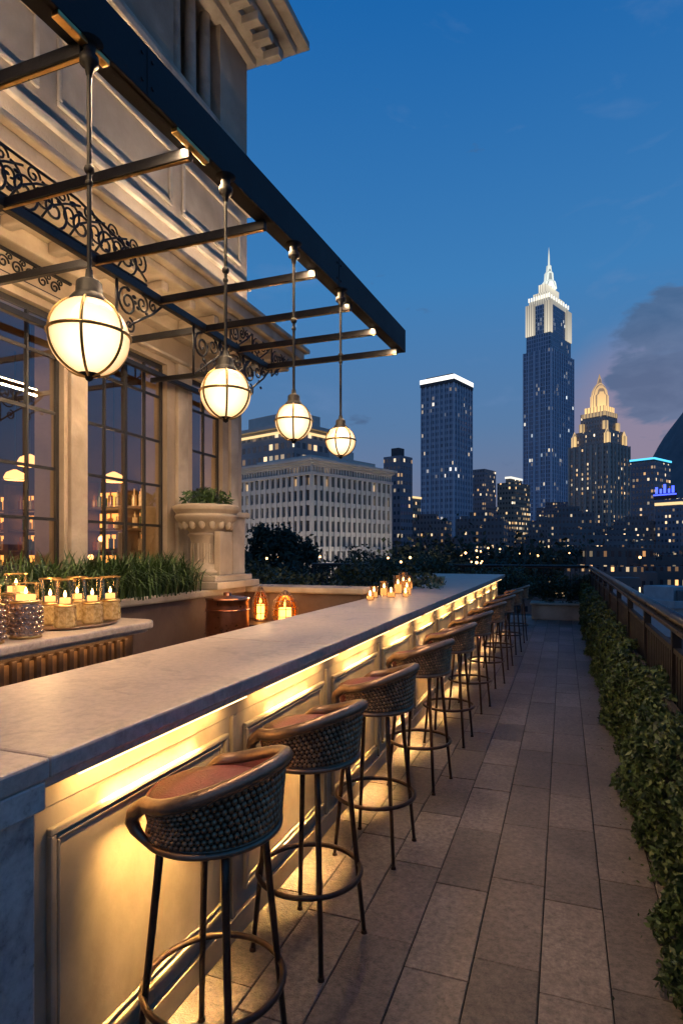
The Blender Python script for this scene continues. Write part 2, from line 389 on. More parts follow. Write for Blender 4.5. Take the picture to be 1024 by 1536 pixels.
# ------------------------------------------------------------------ canopy and pendant lamps
can=empty('canopy_frame')
def bx(y): return -1.75+.0595*y
ZB=3.50
mb=MB()
p0=Vector((bx(-.6),-.6,ZB+.105)); p1=Vector((bx(5.55),5.55,ZB+.105))
mb.obox(p0,p1,.03,.21)
mb.obox(p0+Vector((-.04,0,-.098)),p1+Vector((-.04,0,-.098)),.08,.014)
mb.obox(p0+Vector((-.04,0,.098)),p1+Vector((-.04,0,.098)),.08,.014)
mb.obj('fascia_beam',M['steel'],can,bevel=.003)
mb=MB()
for y in (2.05,4.0):
    for dy in (-.03,.03):
        for dz in (.05,.16): mb.cyl((bx(y+dy)+.014,y+dy,ZB+dz),(bx(y+dy)+.020,y+dy,ZB+dz),.009,.007,8)
    mb.box(bx(y)+.0155,bx(y)+.0175,y-.0015,y+.0015,ZB+.003,ZB+.207)
mb.obj('beam_splice_bolts',M['steel'],can)
mb=MB();mg=MB()
XI=-2.8
bars=[1.0,1.75,2.38,3.05,3.70,4.30,4.85,5.40]
for i,y in enumerate(bars):
    xe=-4.2 if i in (0,1,2,3,5,7) else XI
    mb.obox((xe,y,ZB-.03),(bx(y)-.02,y,ZB-.03),.035,.05)
    mg.obox((xe if xe==XI else XI,y,ZB-.0575),(bx(y)-.03,y,ZB-.0575),.014,.004)
mb.obox((XI,-.6,ZB-.03),(XI,5.45,ZB-.03),.05,.055)
mb.obox((-4.1,-.6,ZB+.02),(-4.1,7.2,ZB+.02),.05,.05)
mb.obj('cross_bars',M['iron'],can,bevel=.003); mg.obj('brass_trim',M['brass'],can)
mb=MB()
for y in (1.75,2.38): mb.obox((bx(y)-.01,y-.14,ZB-.012),(bx(y)-.0,y+.1,ZB-.012),.035,.02)
mb.cyl((bx(1.45),1.45,ZB+.03),(bx(1.45),1.45,ZB+.16),.03,.03); mb.obj('beam_clamps',M['brass'],can,bevel=.003)
for ya,yb in ((.2,1.6),(1.85,2.9),(3.0,4.1),(4.2,5.4)):
    ym=(ya+yb)/2
    area('beam_led',(bx(ym)-.05,ym,ZB-.012),(0,math.radians(8),-math.atan(.0595)),.02,(yb-ya)*.9,36,WARM2,can)
for ya,yb in ((.6,2.3),(2.45,3.65),(3.75,5.35)):
    ym=(ya+yb)/2
    area('wall_fill_light',(XI-.03,ym,ZB-.065),(0,math.radians(62),0),.02,(yb-ya),24,WARM2,can)  # added fill from the inner rail to brighten the dark facade
    area('soffit_fill_light',(XI-.03,ym,ZB+.005),(0,math.radians(125),0),.02,(yb-ya),8,WARM2,can)  # added upward fill to brighten the soffit
def spiral(mb,cy,cz,r,turns,a0,x,hand=1,tr=.006,n=26):
    pts=[]
    for i in range(n+1):
        t=i/n; rr=r*(1-.85*t); a=a0+hand*turns*2*pi*t
        pts.append((x,cy+rr*math.cos(a),cz+rr*math.sin(a)))
    mb.tube(pts,tr,5)
for (y,D) in ((1.76,.285),(2.63,.250),(3.35,.225),(4.06,.212)):
    x=bx(y); r=D/2; zc=2.41
    e=empty('pendant_lamp',(x,y,0),random.uniform(0,1))
    MB().sph((0,0,zc),r,18).obj('opal_globe',M['globe'],e)
    mb=MB()
    mb.cyl((0,0,zc+r+.06),(0,0,ZB-.02),.0085,n=8)
    mb.lathe((0,0,0),[(.001,ZB-.13),(.012,ZB-.12),(.018,ZB-.09),(.034,ZB-.08),(.034,ZB-.055),(.02,ZB-.05),(.024,ZB-.01),(.05,ZB),(.001,ZB+.001)],14)
    mb.sph((0,0,zc+.62),.019,6); mb.sph((0,0,zc+.57),.014,6)
    mb.lathe((0,0,zc),[(r*.52,r*.84),(r*.50,r*.93),(r*.40,r*1.06),(r*.34,r*1.12),(r*.32,r*1.4),(r*.26,r*1.46),(.016,r*1.5),(.012,r*1.75)],20)
    mb.lathe((0,0,zc),[(.001,-r-.022),(.012,-r-.016),(.016,-r-.004),(r*.28,-r*.965),(r*.27,-r*.94)],16)
    mb.obj('cap_and_rod',M['rod'],e)
    mb=MB()
    for q in range(3):
        a=q*pi/3+.25
        mb.tube([(1.012*r*math.sin(t)*math.cos(a),1.012*r*math.sin(t)*math.sin(a),zc+1.012*r*math.cos(t)) for t in [2*pi*i/48 for i in range(48)]],.0055,6,closed=True)
    zz=.05; rr=r*1.014*math.sqrt(1-zz*zz)
    mb.tube([(rr*math.cos(2*pi*i/40),rr*math.sin(2*pi*i/40),zc+zz*r) for i in range(40)],.0065,6,closed=True)
    mb.obj('globe_bands',M['band'],e)
# ironwork
iw=empty('scroll_ironwork')
mb=MB()
y=.2
while y<3.45:
    h=.105
    spiral(mb,y,ZB+.12,h,1.6,-pi/2,XI,1,.0085); spiral(mb,y+.12,ZB+.15,h*.8,1.5,pi/2,XI,-1,.0075)
    spiral(mb,y+.06,ZB+.235,.05,1.3,0,XI,1,.0065); 
    mb.tube([(XI,y-.1,ZB+.02),(XI,y-.03,ZB+.13),(XI,y+.08,ZB+.2),(XI,y+.2,ZB+.25)],.0075,5)
    for q in range(4):
        c=(XI,y+random.uniform(-.1,.1),ZB+.12+random.uniform(-.06,.12)); mb.sph(c,.024,4,sc=(.3,1,.5))
    y+=.21
mb.tube([(XI,-.2,ZB+.02),(XI,3.55,ZB+.02)],.010,5)
mb.tube([(XI,-.2,ZB+.30),(XI,2.9,ZB+.28),(XI,3.3,ZB+.2),(XI,3.55,ZB+.05)],.009,5)
def bracket(mb,y0,s,x=XI,z=None):
    z=ZB-.06 if z is None else z
    spiral(mb,y0,z-.13*s,.11*s,1.7,pi/2,x,1,.0095*max(s,.8)); spiral(mb,y0+.17*s,z-.08*s,.075*s,1.5,pi/2,x,-1,.008)
    spiral(mb,y0+.02,z-.3*s,.06*s,1.5,pi/2,x,-1,.0075); spiral(mb,y0+.3*s,z-.05*s,.05*s,1.3,pi/2,x,1,.0075)
    mb.tube([(x,y0-.12*s,z),(x,y0-.12*s,z-.4*s)],.011,5)
    mb.tube([(x,y0-.12*s,z-.4*s),(x,y0+.1*s,z-.24*s),(x,y0+.3*s,z-.11*s),(x,y0+.42*s,z)],.010,5)
    for q in range(5): mb.sph((x,y0+random.uniform(0,.25)*s,z-random.uniform(.03,.25)*s),.026*s,4,sc=(.3,1,.6))
for yy,s in ((3.35,.9),(4.25,1.0),(4.65,1.0),(5.05,.95)): bracket(mb,yy,s)
for yy in (5.9,6.4,6.9): bracket(mb,yy,.9,-3.45,4.18)
mb.obj('scrolls',M['iron'],iw)
mb=MB(); y=1.6
while y<4.15:
    spiral(mb,y,3.93,.055,1.5,0,-4.185,1,.008); spiral(mb,y+.06,3.99,.03,1.3,pi,-4.185,-1,.007); y+=.13
mb.box(-4.197,-4.17,1.5,4.25,3.83,3.85).box(-4.197,-4.17,1.5,4.25,4.02,4.04).obj('wall_frieze',M['iron'],iw)

# ------------------------------------------------------------------ classical building
bd=empty('classical_building')
WX=-4.2; WT=.35; CY=7.35
wins=[(-.6,.9),(1.2,2.55),(2.85,4.19),(4.47,5.68),(6.17,6.86)]
ZW0,ZW1=1.45,3.72
mb=MB()
edges=[-10]+[e for w in wins for e in w]+[CY]
for i in range(0,len(edges),2): mb.box(WX-WT,WX,edges[i],edges[i+1],FZ-.3,ZW1)
for a,b in wins: mb.box(WX-WT,WX,a,b,FZ-.3,ZW0)
mb.box(WX-WT,WX,-10,CY,ZW1+.001,4.2)
mb.obj('ground_floor_wall',M['stone'],bd)
mb=MB()
mb.box(-12,WX-WT,CY-.35,CY,0,4.2)
mb.box(-12,WX,-10,7.5,4.5,7.15)
up=[(-3.2,-2.2),(-1.4,-.4),(.4,1.4),(2.2,3.2),(4.0,4.95),(5.8,6.8)]
ed=[-10]+[e for w in up for e in w]+[7.5]
for i in range(0,len(ed),2): mb.box(-4.8,WX,ed[i],ed[i+1],7.15,8.5)
mb.box(-12,-4.8,-10,7.5,7.15,8.5)
mb.obj('upper_wall',M['stone'],bd)
mb=MB()
for a,b in up:
    w=(b-a)
    for q in (.18,.5,.82): mb.cyl((WX-.12,a+w*q,7.15),(WX-.12,a+w*q,8.5),.075,.065,14)
mb.box(-12,WX+.06,-10,7.56,7.05,7.149).box(-12,WX+.1,-10,7.6,6.95,7.048)
mb.box(-12,WX+.05,-10,7.55,6.35,6.45).box(-12,WX+.09,-10,7.59,6.45,6.5)
mb.box(-12,WX+.05,-10,7.55,5.3,5.38)
for i in range(5):
    mb.box(-12,WX+.1+.15*i,-10,7.6+.13*i,8.5+.12*i,8.5+.12*(i+1)-.002)
yy=-6
while yy<7.7: 
    mb.box(WX+.25,WX+.5,yy,yy+.12,8.5,8.618) ; yy+=.3
for a,b in zip((-2,.1,2.1,4.1,5.95),(-.2,1.9,3.9,5.75,7.3)):
    for (q0,q1,r0,r1) in ((a,b,5.55,5.60),(a,b,6.15,6.20),(a,a+.05,5.60,6.15),(b-.05,b,5.60,6.15)): mb.box(WX,WX+.03,q0,q1,r0,r1)
mb.obj('mouldings_and_cornice',M['stone2'],bd,bevel=.012)
mb=MB()
mb.box(-12,-3.42,-10,7.75,4.28,4.40).box(-12,-3.50,-10,7.68,4.2,4.278).box(-12,-3.36,-10,7.82,4.402,4.46).box(-12,-3.75,-10,7.6,4.462,4.6)
mb.box(WX,-4.05,-10,CY+.1,4.05,4.198).box(WX+.0,-4.12,-10,CY+.05,3.78,3.82)
mb.obj('ledge_cornice',M['stone2'],bd,bevel=.015)
mb=MB(); yy=-2
while yy<7.5: mb.box(-4.04,-3.56,yy,yy+.1,4.1,4.199); yy+=.45
mb.obj('modillions',M['stone2'],bd,bevel=.02)
mb=MB()
for yc in (4.33,5.93,7.1): mb.box(WX,WX+.045,yc-.1,yc+.1,1.3,3.78)
mb.obj('pilasters',M['stone2'],bd,bevel=.008)
for y in (1.0,3.2,5.4,7.0): area('ledge_fill_light',(-3.82,y,4.615),(pi,math.radians(-2),0),.05,1.4,27,(1,.76,.54),bd)  # added fill lamps on the ledge, lift the upper wall
for y in (4.33,5.93,7.0): area('planter_fill_light',(-3.98,y,1.34),(pi,math.radians(8),0),.08,.16,12,WARM2,bd)  # added fill lamps hidden in the ferns, warm the lower wall
area('planter_fill_light',(-3.90,2.7,1.37),(pi,math.radians(8),0),.06,1.6,14,WARM2,bd)
mb=MB();mg=MB()
for a,b in wins:
    fx0,fx1=WX-.095,WX-.065
    mb.box(fx0,fx1,a,b,ZW0,ZW0+.05);mb.box(fx0,fx1,a,b,ZW1-.05,ZW1)
    ncol=4 if b-a>1 else 2
    ys_=[a+(b-a)*i/ncol for i in range(ncol+1)]
    for i,yv in enumerate(ys_):
        w=.030 if i in (0,ncol) else (.020 if i==2 and ncol==4 else .010)
        mb.box(fx0+.004,fx1+.004,max(a,yv-w),min(b,yv+w),ZW0+.05,ZW1-.05)
    zs=[ZW0+.45,ZW0+.9,ZW0+1.4,ZW0+1.9]
    for z in zs: mb.box(fx0+.008,fx1-.006,a+.02,b-.02,z-.014,z+.014)
    for i in range(ncol):
        zz=[ZW0+.05]+zs+[ZW1-.05]
        for j in range(len(zz)-1):
            t=random.uniform(-.005,.005);u_=random.uniform(-.003,.003)
            y0,y1,z0,z1=ys_[i],ys_[i+1],zz[j],zz[j+1]; X=WX-.082
            mg.add([(X-t,y0,z0+u_),(X+t,y1,z0),(X+t+u_,y1,z1),(X-t+u_,y0,z1)],[(0,1,2,3)])
mb.obj('window_frames',M['frame'],bd); mg.obj('window_panes',M['winglass'],bd)
# interior bar
inn=empty('bar_interior')
M['inwall']=noisy('interior_wall',(.05,.026,.015),(.09,.048,.028),2,.8,bump=0)
EY=CY-.36
MB().box(-8.6,-8.5,-2,EY,.8,4.19).box(-8.5,WX-WT-.002,-2,EY,.75,.8).box(-8.5,WX-WT-.002,-2,EY,4.1,4.19).box(-8.5,WX-WT-.002,EY-.05,EY-.002,.8,4.1).obj('room_shell',M['inwall'],inn)
mb=MB();me_=MB();mbt=MB()
def bottles(P):
    for (x,y,z) in P:
        h=random.uniform(.17,.26); mi=random.randint(0,2)
        mbt.cyl((x,y,z),(x,y,z+h*.65),.034,.033,8,mi); mbt.cyl((x,y,z+h*.65),(x,y,z+h),.013,.011,6,mi)
x0=-8.4
SZ=(1.30,1.60,1.90,2.20)
while x0<-4.9:
    for z in SZ:
        mb.box(x0,x0+.62,EY-.36,EY-.06,z,z+.025)
        me_.box(x0+.03,x0+.59,EY-.075,EY-.07,z+.05,z+.25)
        bottles([(x0+.06+.1*i+random.uniform(-.015,.015),EY-.22,z+.026) for i in range(6) if random.random()<.85])
    mb.box(x0+.62,x0+.70,EY-.38,EY-.06,.8,2.6)
    x0+=.70
for y0 in (-1.5,.3,2.1,3.9,5.4):
    for z in SZ:
        mb.box(-8.48,-8.15,y0,y0+1.35,z,z+.03); me_.box(-8.47,-8.465,y0+.05,y0+1.3,z+.05,z+.26)
        bottles([(-8.28,y0+.08+.11*i,z+.031) for i in range(11) if random.random()<.85])
    mb.box(-8.48,-8.15,y0-.05,y0,.8,2.9)
mb.obj('back_shelves',M['wood'],inn)
me_.obj('shelf_backlight',emis('shelf_glow',(1,.40,.09),3.0),inn)
mbt.obj('bottles',[noisy('bottle_a',(.2,.06,.01),(.4,.15,.03),9,.2,bump=0),noisy('bottle_b',(.02,.05,.02),(.04,.09,.03),9,.2,bump=0),noisy('bottle_c',(.4,.35,.28),(.6,.5,.4),9,.2,bump=0)],inn)
mb=MB();mc=MB()
for (x_,y_,z_) in ((-5.6,3.3,2.5),(-6.3,4.1,2.6),(-5.5,5.0,2.55),(-6.4,5.6,2.5),(-5.4,6.2,2.5),(-6.6,2.4,2.7),(-6,1.2,2.6)):
    mb.lathe((x_,y_,z_),[(.12,0),(.13,.03),(.10,.09),(.02,.13)],16); mc.cyl((x_,y_,z_+.13),(x_,y_,4.1),.008,n=5)
    mc.lathe((x_,y_,z_),[(.14,-.005),(.15,.0)],16)
    point('interior_lamp',(x_,y_,z_-.12),20,WARM,.06,inn)
mb.obj('pendant_shades',emis('shade',(1,.55,.2),3),inn); mc.obj('pendant_rods',M['iron'],inn)
mb=MB()
for y_ in (2.9,3.6,4.6,5.3,6.3):
    for z_ in (1.55,1.75): mb.sph((-4.75,y_+random.uniform(-.2,.2),z_),.03,6)
mb.obj('table_candles',emis('tcandle',(1,.55,.2),9),inn)
mb=MB(); mb.box(-5.0,-4.62,2,6.8,1.40,1.45)
for i in range(9):
    x_,y_=-5.6-random.random()*1.5,2.2+i*.55; mb.box(x_-.25,x_+.25,y_-.2,y_+.2,1.3,1.36); mb.cyl((x_,y_,.8),(x_,y_,1.3),.03); mb.box(x_+.35,x_+.4,y_-.18,y_+.18,1.0,1.85)
mb.obj('tables_and_chairs',M['wood'],inn)

# ------------------------------------------------------------------ planter wall, pedestal, back bar
pw=empty('planter_wall')
mb=MB()
mb.box(-4.198,-3.55,-1,6.28,FZ,1.13).box(-4.198,-2.10,6.30,6.62,FZ,1.13)
mb.obj('walls',M['darkwall'],pw)
mb=MB()
mb.box(-3.80,-3.50,-1,6.24,1.132,1.205).box(-4.19,-2.06,6.25,6.68,1.132,1.205).obj('coping',M['stone2'],pw,bevel=.02)
MB().box(-4.19,-3.80,-1,5.2,1.132,1.18).obj('planting_soil',M['soil'],pw)
MB().box(-3.5,-2.3,5.75,6.29,.78,.82).box(-3.45,-2.35,5.8,6.28,FZ,.778).obj('service_shelf',M['wood'],empty('service_cabinet'),bevel=.005)
pf=empty('stone_urn_pedestal',(-3.80,5.86,1.207),0,1.08)
mb=MB()
mb.box(-.30,.36,-.36,.50,0,.07).box(-.26,.30,-.31,.44,.07,.13)
mb.lathe((0,0,0),[(.22,.13),(.24,.17),(.18,.21),(.145,.26),(.15,.45),(.17,.52),(.20,.55),(.17,.57),(.24,.64),(.31,.70),(.33,.74),(.30,.76),(.34,.80),(.345,.84),(.31,.86),(.27,.83),(.001,.80)],28)
mb.box(-.12,.20,.2,.46,.13,.74).box(-.16,.24,.18,.50,.742,.80)
mb.box(.17,.24,-.12,.12,.13,.58)
for q in range(16):
    a=q*2*pi/16; mb.sph((.255*math.cos(a),.255*math.sin(a),.655),.035,5,sc=(1,1,1.7))
    mb.cyl((.152*math.cos(a),.152*math.sin(a),.26),(.156*math.cos(a),.156*math.sin(a),.46),.014,.014,6)
mb.obj('carved_stone',M['stone2'],pf,bevel=.012)
C=[];
for i in range(360):
    a=random.uniform(0,6.28);r=random.uniform(0,.26); C.append((r*math.cos(a),r*math.sin(a),.84+random.uniform(0,.2)*(1-r)))
leaves('succulents',C,.045,M['fern'],pf,.3)
def blades(name,bases,length,mat,parent,w=.012,seg=5):
    V=[];F=[]
    for (x,y,z) in bases:
        a=random.uniform(0,6.28); l=length*random.uniform(.5,1.15); lean=random.uniform(.25,1.3); ww=w*random.uniform(.6,1.3)
        dx,dy=math.cos(a),math.sin(a); o=len(V)
        for k in range(seg+1):
            t=k/seg; h=l*(t-.62*lean*t*t*t); q=l*lean*.75*t*t
            wd=ww*(1-t)**.6*(.5+t) if t<1 else .0005
            cx,cy,cz=x+dx*q,y+dy*q,z+h
            V+= [(cx-dy*wd,cy+dx*wd,cz),(cx+dy*wd,cy-dx*wd,cz)]
            if k: F.append((o+2*k-2,o+2*k-1,o+2*k+1,o+2*k))
    mb=MB();mb.add(V,F); return mb.obj(name,mat,parent)
fp=empty('fern_plants')
B=[]
for i in range(2600):
    B.append((random.gauss(-3.93,.08),random.uniform(1.0,5.1),1.18+.03*random.random()))
for (cy,n) in ((5.0,1500),(4.6,1300),(4.2,800),(3.6,500)):
    for i in range(n): B.append((random.gauss(-3.76,.11),random.gauss(cy,.15),1.19))
blades('fern_blades',B,.48,M['fern'],fp,.011)

bb=empty('back_bar_counter')
def rounded(x0,x1,y0,y1,r,n=8):
    pts=[(x0,y0),(x1,y0)]
    for i in range(n+1):
        a=i*pi/2/n; pts.append((x1-r+r*math.cos(a),y1-r+r*math.sin(a)))
    for i in range(n+1):
        a=pi/2+i*pi/2/n; pts.append((x0+r+r*math.cos(a),y1-r+r*math.sin(a)))
    return pts
def prism(mb,pts,z0,z1,mi=0):
    n=len(pts); vs=[(x,y,z0) for x,y in pts]+[(x,y,z1) for x,y in pts]
    return mb.add(vs,[tuple(range(n))[::-1],tuple(n+i for i in range(n))]+[(i,(i+1)%n,n+(i+1)%n,n+i) for i in range(n)],mi)
mb=MB(); prism(mb,rounded(-3.48,-2.84,-1,3.78,.16),1.045,1.10); prism(mb,rounded(-3.45,-2.87,-.9,3.75,.15),1.02,1.043)
mb.obj('stone_top',M['marble'],bb,bevel=.012)
mb=MB(); prism(mb,rounded(-3.42,-2.96,-.9,3.68,.12),FZ,1.018); mb.obj('carcass',M['wood'],bb)
mb=MB();y=.5
while y<3.55:
    mb.box(-2.958,-2.925,y,y+.035,.1,.99); y+=.085
mb.obj('timber_slats',M['wood'],bb,bevel=.004)
mb=MB();y=.535
while y<3.5:
    mb.box(-2.9575,-2.945,y+.002,y+.048,.12,.97); y+=.085
mb.obj('amber_glass_infill',M['amber'],bb)
area('slat_led',(-2.90,2.3,1.012),(0,math.radians(20),0),.02,2.6,2.5,WARM,bb)
def candle_lantern(x,y,z,r,h,mat):
    e=empty('candle_lantern',(x,y,z))
    mb=MB(); mb.lathe((0,0,0),[(.001,0),(r*.85,0),(r,h*.06),(r*1.02,h*.5),(r,h*.74),(r*.85,h*.80),(r*.82,h*.81)],14,sm=False)
    for q in range(14):
        a=2*pi*q/14
        for k in range(6): mb.sph((r*1.0*math.cos(a+(k%2)*.22),r*1.0*math.sin(a+(k%2)*.22),h*(.12+.105*k)),.016,3,sc=(1,1,.8))
    mb.obj('vessel',mat,e)
    MB().lathe((0,0,0),[(.001,h*.55),(r*.62,h*.55),(r*.62,h*.92),(.001,h*.93)],14).obj('candle',M['wax'],e)
    MB().lathe((0,0,0),[(r*.80,h*.81),(r*.82,h*.83),(r*.84,h*1.16)],18).obj('glass_chimney',M['jar'],e)
    MB().lathe((0,0,h*.94),[(.001,0),(.007,.006),(.009,.014),(.005,.028),(.001,.04)],8).obj('flame',M['flame'],e)
    mb=MB(); mb.lathe((0,0,0),[(r*.98,h*.74),(r*1.05,h*.76),(r*1.05,h*.78),(r*.9,h*.80)],20); mb.lathe((0,0,0),[(r*.9,0),(r*1.05,.003),(r*1.05,.016),(r*.98,.02)],20); mb.lathe((0,0,0),[(r*.85,h*1.155),(r*.86,h*1.165),(r*.85,h*1.17)],18); mb.obj('collar',M['brass'],e)
    return e
for x,y,r,h in ((-3.0,2.44,.085,.28),(-3.0,2.70,.085,.28),(-3.24,2.60,.08,.32),(-3.3,2.25,.09,.32),(-3.26,2.86,.08,.32)):
    candle_lantern(x,y,1.101,r,h,M['silver'])
M['jarlit']=noisy('etched_jar',(.24,.15,.05),(.60,.42,.18),34,.28,bump=.6)
bs=M['jarlit'].node_tree.nodes['Principled BSDF']; bs.inputs['Emission Color'].default_value=(1,.5,.15,1); bs.inputs['Emission Strength'].default_value=.07
tr=empty('glass_candle_tray',(-3.16,3.27,1.101)); MB().lathe((0,0,0),[(.001,0),(.21,0),(.225,.010),(.22,.018),(.001,.014)],28,sy=1.35).obj('tray',M['bronzerim'],tr)
for x,y in ((-3.06,3.06),(-3.04,3.28),(-3.08,3.50),(-3.27,3.14),(-3.27,3.38)):
    e=empty('glass_candle_jar',(x,y,1.121))
    MB().lathe((0,0,0),[(.001,0),(.066,0),(.072,.012),(.068,.13),(.052,.152)],9,sm=False).obj('jar_base',M['jarlit'],e)
    MB().lathe((0,0,0),[(.066,.132),(.070,.136),(.070,.142),(.05,.152)],18).lathe((0,0,0),[(.069,.306),(.0715,.310),(.070,.314)],18).obj('gilt_rim',M['brass'],e)
    MB().lathe((0,0,0),[(.050,.154),(.054,.162),(.070,.31)],18).obj('glass_chimney',M['jar'],e)
    MB().lathe((0,0,0),[(.001,.153),(.034,.153),(.034,.19),(.001,.192)],12).obj('candle',M['wax'],e)
    MB().lathe((0,0,.194),[(.001,0),(.008,.007),(.010,.015),(.006,.03),(.001,.045)],8).obj('flame',M['flame'],e)
point('candle_glow',(-3.14,2.98,1.5),5,WARM,.04,bb)
point('candle_glow',(-3.12,2.1,1.5),4,WARM,.04,bb)
e=empty('copper_drum',(-3.16,5.25,.50))
r,h=.21,.62
mb=MB().lathe((0,0,0),[(.001,0),(r*.96,0),(r*.99,h*.1),(r*1.03,h*.5),(r,h*.92),(r,h),(r*1.04,h+.005),(r*1.04,h+.03),(r*.9,h+.035),(r*.2,h+.05),(.04,h+.052),(.04,h+.08),(.001,h+.085)],36)
for zz in (.12,.50,.86): mb.tube([(r*1.035*math.cos(2*pi*i/36),r*1.035*math.sin(2*pi*i/36),h*zz) for i in range(36)],.008,5,closed=True)
mb.obj('drum',M['copper'],e)
MB().box(-.25,.25,-.25,.25,FZ-.5,-.002).obj('plinth',M['wood'],e)
def cage_lantern(x,y,z,r,h):
    e=empty('caged_glass_lantern',(x,y,z)); mb=MB()
    prof=[(.75,.0),(1,.2),(1.02,.45),(.85,.7),(.45,.9),(.2,1.0)]
    for q in range(12):
        a=2*pi*q/12; mb.tube([(r*p*math.cos(a),r*p*math.sin(a),.02+h*t) for p,t in prof],.004,4)
    mb.lathe((0,0,0),[(.001,0),(r*.8,0),(r*.8,.02),(.001,.022)],20)
    for p,t in prof[1:5]: mb.tube([(r*p*math.cos(2*pi*i/24),r*p*math.sin(2*pi*i/24),.02+h*t) for i in range(24)],.004,4,closed=True)
    mb.lathe((0,0,h),[(r*.25,0),(r*.22,.02),(.02,.03),(.001,.04)],12)
    mb.obj('cage',M['bronzerim'],e)
    MB().lathe((0,0,.022),[(.001,0),(r*.80,0),(r*.92,h*.2),(r*.92,h*.45),(r*.72,h*.68),(r*.4,h*.85)],14).obj('candle_glass',glassmat('amber_glass',(1,.72,.35),.0,.2,(1,.7,.4),.5),e)
    MB().lathe((0,0,.024),[(.001,0),(r*.5,0),(r*.5,h*.45),(.001,h*.46)],12).lathe((0,0,.024+h*.47),[(.001,0),(.012,.012),(.016,.03),(.008,.06),(.001,.085)],8).obj('candle',emis('lantern_core',(1,.52,.18),7),e)
    return e
cage_lantern(-2.86,5.95,.821,.14,.33); cage_lantern(-3.24,6.1,.821,.09,.36)
point('lantern_glow',(-2.98,5.68,1.2),6,WARM,.04,pw)
for (x,y,r,h) in ((-1.95,6.30,.045,.13),(-1.80,6.45,.05,.10),(-1.93,6.62,.05,.17),(-1.72,6.85,.05,.17),(-1.88,7.05,.055,.22),(-1.93,7.5,.055,.24),(-1.90,6.0,.04,.08),(-1.95,7.9,.05,.18),(-1.66,6.55,.035,.08)):
    e=empty('bar_candle',(x,y,1.101))
    MB().lathe((0,0,0),[(.001,.0),(r,0),(r,h),(r*.94,h),(r*.94,.01),(.001,.008)],18).obj('glass',M['jar'],e)
    MB().lathe((0,0,0),[(.001,.011),(r*.8,.011),(r*.8,h*.5),(.001,h*.51)],12).obj('candle',M['wax'],e)
    MB().lathe((0,0,h*.52),[(.001,0),(.010,.008),(.014,.02),(.008,.04),(.001,.06)],8).obj('flame',M['flame'],e)
point('candle_glow',(-1.8,6.75,1.45),5,WARM,.03,bar)
e=empty('glass_ice_bucket',(-1.75,8.8,1.101)); MB().lathe((0,0,0),[(.001,0),(.09,0),(.12,.14),(.115,.14),(.085,.008),(.001,.008)],20).obj('bucket',M['jar'],e)

# ------------------------------------------------------------------ railing and green wall
rl=empty('terrace_railing')
RX=.62; ZR=1.22
mb=MB()
mb.tube([(RX,-1,ZR),(RX,YE+.05,ZR)],.034,12); mb.tube([(RX,YE+.05,ZR),(-7,YE+.05,ZR)],.034,12)
mb.box(RX-.05,RX+.05,-1,YE+.1,ZR-.055,ZR-.03); mb.box(-7,RX-.055,YE,YE+.1,ZR-.055,ZR-.03)
mb.obj('handrail',M['railtop'],rl)
mb=MB()
mb.box(RX-.018,RX+.018,-1,YE,1.02,1.05); mb.box(RX-.018,RX+.018,-1,YE,.42,.45)
mb.box(-7,RX,YE+.03,YE+.07,.42,.45)
y=.1
while y<YE:
    mb.box(RX-.025,RX+.025,y-.025,y+.025,FZ,ZR-.055); y+=1.3
x=-7
while x<RX: mb.box(x-.025,x+.025,YE+.025,YE+.075,FZ,ZR-.055); x+=1.3
y=0
while y<YE: mb.box(RX-.008,RX+.008,y,y+.055,.45,1.02); y+=.085
x=-7
while x<RX-.1: mb.box(x,x+.016,YE+.04,YE+.056,.45,ZR-.06); x+=.11
mb.obj('balusters',M['railpaint'],rl)
gw=empty('ivy_hedge')
MB().box(.545,.585,-1,YE,FZ,.76).obj('planter_backing',M['soil'],gw)
n=95000
y_=1.2+ (YE-1.2)*rng.random(n)**1.8
z_=rng.random(n)**.9*.88
bul=.045*np.sin(y_*3.1+z_*5)+.035*np.sin(y_*7.3-z_*9)+.03*np.sin(y_*15+z_*17)+.015*np.sin(y_*37-z_*31)
x_=.545-.04-.04*(1-z_)-bul*.9-rng.random(n)*.06
x_=np.where(z_>.78,x_+rng.random(n)*.10,x_)
z_=z_+.05*np.sin(y_*4.7)*(z_>.6)+FZ
leaves('ivy_leaves',np.stack([x_,y_,z_+.01],1),.0125+.0017*y_,M['ivy'],gw,.5,.5)
fpn=empty('stone_planter'); MB().box(-.75,.50,15.55,16.1,FZ,.28).box(-.79,.52,15.50,16.14,.281,.34).obj('trough',M['stone2'],fpn,bevel=.02)
def mass(name,cs,n,size,mat,parent=None):
    C=[]
    for (x,y,z,rx,ry,rz,w) in cs:
        m=int(n*w); p=rng.normal(size=(m,3)); p/=np.linalg.norm(p,axis=1,keepdims=True); p*=(rng.random((m,1))**.4)
        q=p*np.array([rx,ry,rz])+np.array([x,y,z]); q+=rng.normal(size=q.shape)*size*1.2; C.append(q)
    return leaves(name,np.concatenate(C),size,mat,parent,.5)
sh=[( -.6+.25*i,15.8+random.uniform(-.1,.1),.55+random.uniform(0,.25),.25,.25,.3,1) for i in range(5)]
mass('shrub',sh,700,.035,M['hedge'])
hs=[]
for i in range(26):
    hs.append((random.uniform(-7.5,-1.9),random.uniform(8.2,10.2),random.uniform(.85,1.2),.5,.45,.38,1))
for i in range(16): hs.append((random.uniform(-6,-.9),random.uniform(14.2,15.8),random.uniform(.75,1.2),.5,.4,.35,1))
mass('hedge',hs,900,.04,M['hedge'])
n=90; yl=rng.uniform(1.6,12,n); leaves('fallen_leaves',np.stack([.42-np.abs(rng.normal(size=n))*.12,yl,np.full(n,FZ+.006)],1),.010,M['ivy'],None,.5)

